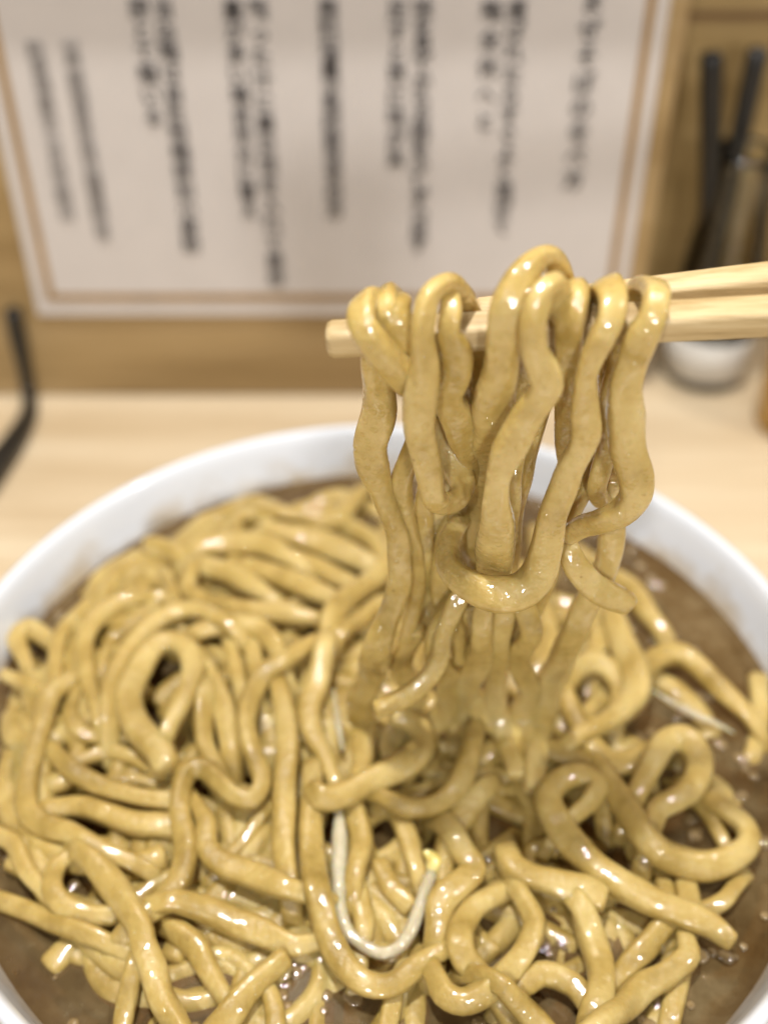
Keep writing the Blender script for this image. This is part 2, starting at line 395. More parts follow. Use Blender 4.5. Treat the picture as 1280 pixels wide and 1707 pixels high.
hang('outermost heavy lifted noodle on the handle side, hooking back at its lower end',
     [(1040,590,40,9),(1050,530,44,8),(1066,486,46,6),(1084,477,46,0),(1092,500,44,-7),(1084,535,50,-9),(1067,565,60,-9),(1053,602,54,-8),(1041,640,58,-8),(1040,690,62,-8),(1047,725,56,-8),(1049,762,58,-8),(1056,800,58,-8),(1054,832,54,-8),(1034,856,50,-8),(1003,868,44,-7),(974,878,38,-5),(945,896,30,-2)], .22)
hang('lifted noodle dotted with oil beads between the knot and the U-shaped one',
     [(955,560,40,8),(957,500,48,5),(956,483,50,0),(953,505,50,-5),(951,535,49,-6),(950,565,46,-5),(946,610,42,-4),(942,660,37,-2),(939,700,34,0),(938,740,32,1),(946,775,30,3),(958,810,26,4)])
hang('thin dark strand peeping out along the edge of the U-shaped noodle',
     [(1010,600,30,9),(1008,680,24,8),(994,750,22,6),(977,808,28,4),(957,850,28,2),(938,890,24,1),(925,930,24,2),(905,990,26,3),(880,1040,26,4)])
hang('small rear loop of noodle hanging inside the outermost noodle',
     [(1030,540,36,9),(1026,600,34,8),(1016,660,34,6),(1009,700,34,4),(1009,750,32,3),(1000,784,34,2),(995,812,32,1),(1004,836,30,4),(1022,820,28,7),(1034,780,28,9)])
hang('straight dark lifted noodle slanting from the hook down into the heap',
     [(1024,800,40,6),(1021,850,42,5),(1020,890,43,4),(1011,940,44,3),(1000,972,46,2),(980,1005,47,1),(958,1052,45,0),(940,1092,46,0),(920,1132,47,-1),(907,1172,49,-2),(899,1212,47,-3),(893,1250,44,-6),(886,1292,40,-10)], .2)
hang('short lifted noodle end swinging out beside the straight slanting one',
     [(950,868,28,5),(940,890,32,3),(948,912,36,-2),(962,945,42,-4),(986,975,44,-4),(1018,994,44,-4),(1044,1008,40,-4)])
hang('flat pale strip tucked behind the kinked noodle below its knee',
     [(872,700,26,3),(862,750,28,0),(856,792,27,-3),(856,826,24,-3),(853,862,20,-1),(852,900,18,2)])
hang('narrow brown strip hanging behind the flat pale strip',
     [(915,640,30,6),(900,700,28,5),(884,755,24,3),(876,800,22,2),(863,850,20,2),(858,900,22,3),(850,950,26,4)])
hang('dark lifted noodle bulging out behind the longest one above the far heap',
     [(712,560,36,9),(708,640,36,8),(700,710,34,7),(684,760,36,6),(672,800,40,5),(672,840,36,5),(682,880,32,5),(692,920,30,5),(695,960,28,5),(691,1000,27,5),(683,1038,26,4),(675,1066,22,3)])
hang('thin shadowed strand just behind the bottom of the tall loop',
     [(735,700,36,8),(722,780,32,8),(708,835,30,6),(711,880,30,6),(707,920,30,6),(703,960,28,7),(706,1010,28,8),(716,1060,28,9)])
hang('broad shadowed lifted noodle filling the middle of the bunch at the back',
     [(800,540,50,8),(795,620,54,8),(785,700,58,8),(782,780,60,8),(768,850,56,7),(750,905,50,6),(738,960,46,6),(744,1010,40,5),(762,1050,36,5),(770,1100,34,4)])
hang('second shadowed lifted noodle at the back, under the kinked one',
     [(870,540,54,9),(868,620,54,9),(850,700,52,9),(826,780,52,8),(800,860,54,8),(790,920,52,8),(805,980,48,7),(830,1030,44,6),(852,1060,40,5),(876,1090,30,4)])
hang('pale curved noodle trailing from the U down to a free end',
     [(772,985,30,2),(756,1014,32,0),(738,1058,32,-2),(733,1098,32,-4),(714,1130,34,-6),(686,1156,35,-8),(653,1175,36,-10),(630,1184,32,-11)])
hang('noodle under the middle of the U, swelling as it drops into the heap',
     [(818,985,34,0),(806,1020,35,-1),(803,1060,37,-2),(796,1098,46,-3),(782,1130,50,-5),(770,1165,46,-8),(760,1200,40,-12)])
hang('lowest trailing noodle with a swollen end below the U',
     [(845,985,36,3),(838,1035,38,1),(831,1090,38,-1),(828,1140,37,-4),(830,1190,36,-7),(840,1232,36,-10),(857,1270,35,-13)])
hang('wide shadowed noodle behind the tall loop and its twisted neighbour',
     [(760,520,50,10),(752,600,54,10),(748,680,56,10),(756,760,56,9),(744,830,54,8),(728,900,48,8),(722,970,42,8),(720,1040,36,8)])
hang('shadowed noodle behind the knee of the kinked one',
     [(920,520,48,10),(914,600,50,10),(896,680,46,9),(860,750,50,9),(838,830,50,9),(832,910,46,8),(846,985,40,7),(850,1050,34,7)])
hang('shadowed noodle crossing low behind the wide U',
     [(790,760,50,6),(770,830,52,6),(778,900,54,6),(800,960,50,5),(826,1015,44,5),(834,1070,36,5)])
hang('wavy lifted noodle end under the left part of the wide U',
     [(766,1000,38,2),(738,1040,40,0),(728,1090,42,-3),(750,1132,44,-6),(742,1182,44,-10),(712,1220,40,-15)])
hang('wavy lifted noodle end between the trailing one and the straight slanting one',
     [(868,1000,38,2),(884,1050,38,0),(862,1100,40,-2),(884,1150,42,-6),(870,1200,42,-10),(886,1255,40,-15)])
hang('bent lifted noodle end right beside the longest dark strand',
     [(694,1050,34,4),(668,1105,40,2),(692,1150,42,-2),(674,1200,40,-8),(648,1240,38,-13)])
hang('crooked lifted noodle end at the middle of the bunch just above the heap',
     [(790,1010,44,4),(806,1070,46,3),(772,1126,44,0),(800,1180,44,-5),(836,1222,40,-10)])
# ------------------------------------------------------------------ noodles heaped in the bowl (traced, listed from the bottom of the heap up)
BG = 'noodles heaped in the bowl'
def z0(X, Y):
    m = np.exp(-(((X + .022) / .075) ** 2 + ((Y - .205) / .06) ** 2))
    return ZS + .0022 + .0115 * m
heap = []      # (label, [(x, y, w)], level in mm, material)
def B(label, lev, *pts, m=None): heap.append((label, pts, lev, m or M_HEAP))
# --- deep
B('sunken noodle along the near wall under the left loop', -2.9, (10,1505,36),(60,1525,40),(125,1550,40),(175,1570,40),(215,1590,34))
B('sunken noodle below the X crossing, running towards the near edge', -2.9, (290,1550,44),(325,1580,46),(350,1620,46),(372,1658,40))
B('sunken noodle end at the near edge beside the thick wavy noodle', -2.9, (225,1605,36),(215,1660,40),(205,1712,40))
B('sunken noodle at the near edge under the round-ended noodle', -2.9, (440,1640,38),(452,1665,40),(462,1712,42))
B('half sunk noodle under the pale sprout bend', -4, (585,1440,40),(598,1500,42),(606,1550,40),(600,1600,36))
B('half sunk noodle at the middle of the near edge', -4, (668,1625,34),(655,1660,38),(645,1714,40))
B('sunken noodle by the near edge close to the right wall', -2.9, (1140,1600,38),(1130,1640,40),(1120,1690,40))
B('brown sunken noodle hugging the right wall', -2.9, (1262,1130,36),(1268,1190,36),(1256,1245,34))
B('deep noodle behind the front ribbon, under the lifted bunch', -6, (560,1200,40),(590,1225,42),(640,1240,44),(700,1235,44),(760,1245,42))
B('deep noodle crossing under the hole in the middle of the heap', -7, (640,1230,38),(690,1260,40),(750,1285,40),(820,1300,38))
B('second dim noodle arc below the swollen trailing end', -5, (788,1328,27),(828,1326,30),(862,1310,28))
B('dim noodle standing behind the narrow column noodle', -5, (360,1300,40),(376,1350,40),(382,1400,34))
B('dim noodle under the column noodle, near the heap centre', -6, (440,1180,40),(446,1240,42),(440,1290,40))
B('dim noodle beneath the big left arch, facing the wall', -4, (265,1005,26),(222,1040,28),(188,1066,30),(175,1105,28))
B('dim straight noodle behind the pale twig', -4, (192,1300,24),(230,1300,26),(270,1312,24))
B('deep noodle inside the near left loop', -5, (235,1395,36),(241,1435,40),(262,1462,36))
B('dim noodle beside the sprout, above the front bend', -4, (590,1345,44),(600,1395,44),(594,1440,38))
B('dim noodle below the small hooked noodle', -5, (880,1500,40),(930,1520,42),(960,1555,40))
B('dim noodle at the far edge beside the lifted strand', -4, (540,838,34),(570,830,34),(600,840,32),(625,850,30))
B('dim noodle behind the far ring of noodle', -4, (372,858,28),(415,838,29),(455,848,30),(480,862,28))
B('pale noodle patch lit behind the U-shaped lifted noodle', -3, (900,900,46),(905,960,50),(900,1010,50),(914,1060,50),(904,1105,46))
B('noodle lit behind the gap right of the slanting noodle', -3, (985,1020,40),(998,1060,44),(990,1105,44))
B('dim noodle behind the curved free end under the lifted bunch', -4, (700,1010,46),(690,1070,50),(682,1110,50),(702,1152,42))
B('low noodle by the wall under the upper right arch', -3, (1170,1320,36),(1205,1345,40),(1232,1372,40))
# --- middle
B('short curl of noodle against the left wall', -1, (40,1095,28),(29,1065,36),(48,1048,38),(80,1065,36))
B('stub of noodle below the curl at the left wall', -1, (8,1124,24),(38,1139,28),(68,1152,26))
B('slim noodle bending down just inside the left wall', -1, (140,1012,26),(103,1055,30),(94,1105,28),(92,1145,26))
B('thin ring noodle below the left arch', -2, (127,1155,24),(119,1193,30),(136,1221,32),(170,1231,30),(205,1230,26))
B('pale twig-like noodle bowed under the left arch', -2, (142,1268,26),(175,1255,30),(215,1261,30),(248,1276,26))
B('noodle running flat from the left side toward the tall S', -1, (98,1262,36),(124,1289,40),(155,1305,40),(190,1315,38),(226,1325,36),(268,1332,36))
B('thick straight noodle lying level under the flat one', -1, (88,1350,40),(130,1347,44),(175,1358,46),(226,1370,48),(282,1376,44))
B('short noodle leaving the near left wall', -1, (-10,1385,36),(25,1408,36),(42,1445,34),(68,1478,30))
B('pale thin noodle slanting behind the S and the arch', -2, (452,1342,26),(425,1378,28),(402,1408,28),(378,1432,26))
B('far noodle ring with a hole at the far side of the heap', 0, (402,893,26),(394,871,26),(422,858,28),(446,872,27),(450,893,26))
B('noodle tip resting on the far left edge of the heap', 0, (248,908,36),(275,915,40),(300,927,38),(318,942,32))
B('small upright noodle near the far left edge', -1, (278,962,22),(294,1000,24),(300,1030,24))
B('far noodle that turns up at the edge behind the lifted bunch', 0, (462,855,34),(500,860,34),(538,874,36),(565,868,34),(584,842,34),(602,824,28))
B('broad noodle pointing at the longest lifted one, far side', 0, (470,890,44),(520,900,48),(565,918,48),(605,936,40))
B('noodle below the broad far one, slanting the same way', -1, (482,930,36),(530,945,40),(578,970,36))
B('far noodle stub behind the dark lifted strand', -1, (596,885,36),(622,900,36),(640,930,34))
B('thick level noodle at the far left of the heap', 1, (342,916,42),(380,909,44),(420,909,44),(452,915,42),(484,931,34))
B('noodle right below the thick level far one', 0, (342,945,42),(380,955,42),(416,974,40),(444,992,32))
B('noodle slanting beside the bright dots on the far heap', 0, (432,949,40),(480,965,42),(522,985,42),(560,1003,38))
B('long noodle that hooks at the far left then runs level', 1, (322,945,28),(314,980,36),(340,1004,38),(382,1014,38),(430,1020,40),(480,1025,40),(518,1031,30))
B('noodle rising diagonally to the longest lifted one', 1, (650,938,42),(612,974,46),(582,996,46),(556,1024,44),(546,1062,38))
B('short noodle beneath the diagonal one by the lifted strand', -1, (625,1012,34),(600,1032,36),(574,1048,36))
B('small upright noodle in the middle of the left heap', -1, (384,1078,26),(394,1118,28),(402,1152,26))
B('second small upright noodle beside it, slightly wider', -1, (418,1072,32),(425,1105,32),(432,1140,28))
B('noodle dropping through the inner arch side', -1, (332,1100,38),(354,1140,46),(374,1180,44),(382,1232,38))
B('noodle hanging down to the top of the S', -1, (344,1150,36),(341,1200,38),(344,1240,36),(358,1272,32))
B('noodle humped right of the big arch', 1, (350,1048,34),(392,1040,40),(430,1046,42),(455,1070,40),(468,1098,30))
B('noodle arch at the left with its end touching the ring', 1, (258,994,26),(212,1000,34),(170,1024,36),(146,1060,36),(144,1105,34),(153,1150,30),(166,1196,26))
B('big outer noodle arch on the left heap', 2, (374,1034,32),(326,1016,38),(280,1025,40),(236,1060,42),(206,1100,42),(190,1140,40),(184,1184,36))
B('noodle snaking down in front of the lifted longest strand', 0, (541,1078,40),(531,1130,44),(516,1180,44),(522,1222,42),(540,1258,36),(552,1290,30))
B('column noodle standing upright in the middle of the left heap', 1, (468,1150,38),(480,1208,43),(481,1255,46),(476,1305,48),(475,1355,48),(475,1405,46),(479,1448,40))
B('noodle joining the hole to the right side under the slanting one', 0, (876,1238,46),(920,1254,48),(960,1270,46),(990,1292,42),(1000,1330,36))
B('dark noodle arch around a hole on the right heap', 0, (945,1140,36),(962,1115,44),(990,1106,46),(1018,1120,46),(1034,1155,40),(1030,1190,36))
B('pale noodle lit at the far right near the broth', 0, (1030,968,36),(1052,985,40),(1074,1016,44),(1094,1040,36))
B('noodle arching at the right then reaching into open broth', 1, (1070,1118,36),(1096,1097,44),(1130,1090,44),(1164,1110,42),(1204,1150,38),(1244,1190,32))
B('short noodle piece inside the right loop by the bubbles', -1, (1152,1330,30),(1180,1360,32),(1202,1398,30))
B('curved noodle end near the right wall below the loop', -1, (1150,1520,34),(1180,1515,34),(1205,1502,32),(1224,1478,28))
B('short upright noodle right of the long diagonal', -2, (1100,1455,36),(1108,1490,38),(1112,1530,36))
B('second short upright noodle near the right wall', -2, (1142,1462,40),(1148,1505,40),(1146,1550,38))
B('noodle slanting from the near edge to the long diagonal', -1, (1030,1630,42),(1072,1582,46),(1108,1542,42))
B('small hooked noodle above the stubby thick one', -1, (878,1446,25),(884,1420,28),(906,1409,28),(930,1420,26))
B('noodle standing behind the sprout head', -1, (662,1350,38),(680,1392,42),(694,1440,38))
B('noodle dipping from the ribbon towards the sprout head', -1, (632,1440,38),(656,1484,40),(684,1512,36))
B('noodle reaching down to the sprout head from the U', 0, (795,1325,44),(772,1352,50),(754,1385,48),(744,1425,42),(742,1452,36))
# --- top
B('left loop noodle near the wall with its end under the X', 0, (128,1420,28),(97,1442,36),(89,1480,40),(109,1509,44),(146,1525,44),(182,1526,40),(212,1518,34))
B('tall L-shaped noodle along the left side of the bowl', 1, (122,1134,28),(84,1162,40),(72,1205,42),(60,1255,42),(46,1308,42),(46,1352,42),(74,1378,42),(114,1390,42),(150,1408,44),(180,1424,44),(206,1432,34))
B('inner noodle arch ending in a broad cut end', 3, (288,1206,34),(309,1162,42),(322,1112,44),(306,1076,42),(275,1070,42),(246,1094,44),(226,1130,46),(216,1172,48),(226,1206,52),(250,1234,56),(268,1252,57),(277,1276,54))
B('long S-shaped noodle winding across the left heap', 2, (512,1078,32),(472,1104,36),(441,1124,36),(420,1155,38),(410,1195,38),(416,1232,38),(430,1270,38),(438,1305,36),(420,1334,36),(391,1326,36),(366,1300,38),(340,1279,38),(312,1285,40),(301,1320,40),(303,1370,40),(309,1412,42),(300,1460,44),(275,1500,46),(238,1530,44))
B('thick wavy noodle crossing the S and running off the near edge', 2, (148,1432,42),(174,1459,50),(200,1490,52),(222,1522,50),(236,1545,48),(241,1582,50),(255,1622,56),(266,1662,54),(290,1702,50),(306,1730,48))
B('noodle bending like an elbow right of the S', 1, (329,1342,28),(345,1370,38),(346,1410,42),(366,1436,44),(406,1452,46),(452,1471,48),(506,1488,42))
B('thick straight noodle lying across the front broth', 0, (292,1502,44),(350,1520,50),(400,1540,52),(450,1560,50),(488,1574,46),(528,1568,38))
B('round-ended noodle pointing up from the near edge', 0, (474,1598,42),(430,1635,48),(396,1675,52),(370,1707,54),(340,1745,54))
B('large J-shaped noodle sweeping round the sprout at the front', 2, (519,1300,40),(520,1380,46),(523,1430,48),(530,1490,50),(546,1550,52),(571,1605,54),(606,1640,52),(646,1644,46),(692,1612,44),(736,1586,36))
B('flat cut ribbon of noodle across the heap front', 4, (655,1192,38),(692,1204,42),(708,1235,46),(690,1264,54),(664,1278,52),(620,1300,52),(572,1324,52),(536,1330,50),(520,1312,40))
B('U-shaped noodle hanging below the dark hole', 3, (796,1205,36),(790,1232,40),(780,1270,44),(765,1308,44),(740,1334,44),(705,1346,44),(666,1344,42),(634,1328,36))
B('folded broad noodle beside the sprout head', 2, (758,1392,44),(776,1424,50),(790,1450,54),(766,1474,56),(738,1500,56),(730,1545,46))
B('noodle curving around the bubbles at the front', 1, (812,1498,46),(786,1518,52),(769,1550,54),(771,1585,54),(790,1620,54),(816,1650,48))
B('noodle sweeping from the near middle into a front hook', 3, (868,1494,38),(890,1540,46),(876,1580,48),(846,1616,50),(806,1654,52),(770,1670,50),(740,1658,48),(725,1628,38))
B('short noodle arc beside the front hook', 1, (880,1640,44),(902,1624,46),(930,1626,48),(956,1642,48),(975,1668,44))
B('noodle leaving the near edge below the front hook', 1, (838,1642,42),(870,1680,48),(900,1712,50),(925,1745,50))
B('stubby thick noodle with a cut end on the right heap', 3, (838,1418,48),(854,1444,54),(900,1464,50),(950,1480,54),(1002,1496,54))
B('thick noodle running straight to the near edge right of centre', 1, (968,1512,44),(984,1556,50),(997,1604,52),(1000,1652,56),(990,1704,58),(978,1745,56))
B('noodle looping up from the near edge on the right', 1, (990,1712,46),(1036,1680,50),(1070,1645,52),(1114,1624,48),(1148,1594,46),(1142,1562,34))
B('noodle dropping from the straight lifted one to the right loop', 1, (938,1150,36),(946,1172,40),(970,1215,42),(996,1252,44),(1026,1275,46),(1070,1264,42))
B('noodle bulging beside the white streak on the right', 2, (1024,1035,42),(1040,1080,50),(1060,1120,54),(1061,1155,52),(1040,1182,46),(1005,1205,40),(968,1222,34))
B('tall narrow noodle arch standing at the right', 3, (1066,1312,42),(1086,1270,46),(1108,1237,46),(1140,1231,50),(1164,1264,52),(1155,1304,52),(1126,1330,50),(1094,1350,48),(1086,1385,40))
B('wide noodle loop curving round the right side of the bowl', 2, (1008,1288,40),(1022,1312,48),(1046,1350,54),(1071,1390,56),(1106,1424,56),(1156,1440,56),(1210,1434,52),(1244,1406,46),(1240,1376,42),(1206,1348,38))
B('longest diagonal noodle on the right, curled at its upper end', 4, (955,1362,30),(984,1336,38),(996,1306,42),(970,1291,46),(936,1300,48),(915,1330,50),(926,1370,54),(960,1410,56),(1000,1450,56),(1040,1480,56),(1090,1505,56),(1140,1525,54),(1186,1546,48),(1218,1568,38))

rngf = np.random.RandomState(11)
fill = []
tries = 0
while len(fill) < 90 and tries < 9000:
    tries += 1
    a, r = rngf.uniform(0, 6.28), .1 * rngf.uniform(0, 1) ** .5
    if len(fill) >= 72: a, r = rngf.uniform(1.7, 3.5), rngf.uniform(.084, .098)
    X, Y = BC[0] + r * math.cos(a), BC[1] + r * math.sin(a)
    if X > .052 and Y > .15: continue                       # open broth on the right
    h = a + 1.57 + rngf.uniform(-.5, .5) if len(fill) >= 72 else rngf.uniform(0, 6.28); cur = rngf.uniform(-75, 75); sw = rngf.uniform(-1, 1)
    pts = []
    for k in range(rngf.randint(7, 11)):
        pts.append((X, Y)); X += .0075 * math.cos(h); Y += .0075 * math.sin(h); h += cur * .0075 + rngf.uniform(-.3, .3) + sw * .3
    if all(math.hypot(p[0] - BC[0], p[1] - BC[1]) < .0985 for p in pts): fill.append(pts)

rngn = np.random.RandomState(23); tries = 0          # the near and right side of the bowl
while len(fill) < 124 and tries < 9000:
    tries += 1
    X, Y = rngn.uniform(-.075, .085), rngn.uniform(.098, .20)
    if X < -.01 and Y > .15: continue
    h = rngn.uniform(0, 6.28); cur = rngn.uniform(-90, 90); sw = rngn.uniform(-1, 1)
    pts = []
    for k in range(rngn.randint(6, 10)):
        pts.append((X, Y)); X += .007 * math.cos(h); Y += .007 * math.sin(h); h += cur * .007 + rngn.uniform(-.35, .35) + sw * .3
    if all(math.hypot(p[0] - BC[0], p[1] - BC[1]) < .0975 and p[0] < .088 for p in pts): fill.append(pts)

placed_xyz, placed_r = np.zeros((0, 3)), np.zeros(0)
def lay(ctrl, lev, world=False, rr=None, dive=(1, 1), collide=True):
    """returns the sampled centre line lying on what was laid before it"""
    global placed_xyz, placed_r
    if world:
        C = catmull([(x, y, 0, rr) for x, y in ctrl], .0016)
        X, Y, hw = C[:, 0], C[:, 1], C[:, 3]
        z = z0(X, Y) + lev / 1000
        P = np.c_[X, Y, z]
        pix = None
    else:
        C = catmull([(x / F, y / F, 0, wd / F) for x, y, wd in ctrl], 9 / F)
        px, py, wd = C[:, 0] * F, C[:, 1] * F, C[:, 3] * F
        z = np.full(len(C), ZS + .004)
        for _ in range(3):
            P = np.array([at_z(a, b, c) for a, b, c in zip(px, py, z)])
            z = z0(P[:, 0], P[:, 1]) + lev / 1000
        hw = np.array([w_ * .445 * depth(p) / F for w_, p in zip(wd, P)])
    ht = np.clip(hw * .78, .0012, .0032)
    for it in range(4):
        P = np.c_[P[:, :2], z] if world else np.array([at_z(a, b, c) for a, b, c in zip(px, py, z)])
        # keep inside the bowl wall
        if len(placed_xyz) and lev > -4.5 and not world and collide:
            d = np.hypot(P[:, None, 0] - placed_xyz[None, :, 0], P[:, None, 1] - placed_xyz[None, :, 1])
            s = (ht[:, None] + placed_r[None, :]) * .92
            need = np.where(d < s, placed_xyz[None, :, 2] + np.sqrt(np.maximum(s**2 - d**2, 0)) * .85, -1).max(1)
            zn = np.maximum(z, np.minimum(need, z0(P[:, 0], P[:, 1]) + .0105))
        else: zn = z
        k = np.array([1, 2, 3, 4, 3, 2, 1.]); k /= k.sum()
        zs = np.convolve(np.pad(zn, 3, mode='edge'), k, 'valid')
        z = .35 * zn + .65 * zs
    P = np.c_[P[:, :2], z] if world else np.array([at_z(a, b, c) for a, b, c in zip(px, py, z)])
    if not world: hw = np.array([w_ * .445 * depth(p) / F for w_, p in zip(wd, P)])
    if not world:
        for e in (0, 1):
            if not dive[e]: continue
            Q = P if e else P[::-1]
            t = Q[-1] - Q[-4]; t[2] = 0; t /= np.linalg.norm(t) + 1e-9
            ext = [Q[-1] + t * .0018 * k + np.array([0, 0, -.00022 * k * k]) for k in range(1, 7)]
            ext = [q for q in ext if math.hypot(q[0] - BC[0], q[1] - BC[1]) < .1005 - max(0, ZS - q[2])]
            if not ext: continue
            ext = np.array(ext)
            h_, t_ = (hw[-1], ht[-1]) if e else (hw[0], ht[0])
            if e: P = np.vstack([P, ext]); hw = np.r_[hw, np.full(len(ext), h_)]; ht = np.r_[ht, np.full(len(ext), t_)]
            else: P = np.vstack([ext[::-1], P]); hw = np.r_[np.full(len(ext), h_), hw]; ht = np.r_[np.full(len(ext), t_), ht]
    placed_xyz = np.vstack([placed_xyz, P]); placed_r = np.r_[placed_r, ht]
    return P, hw, ht
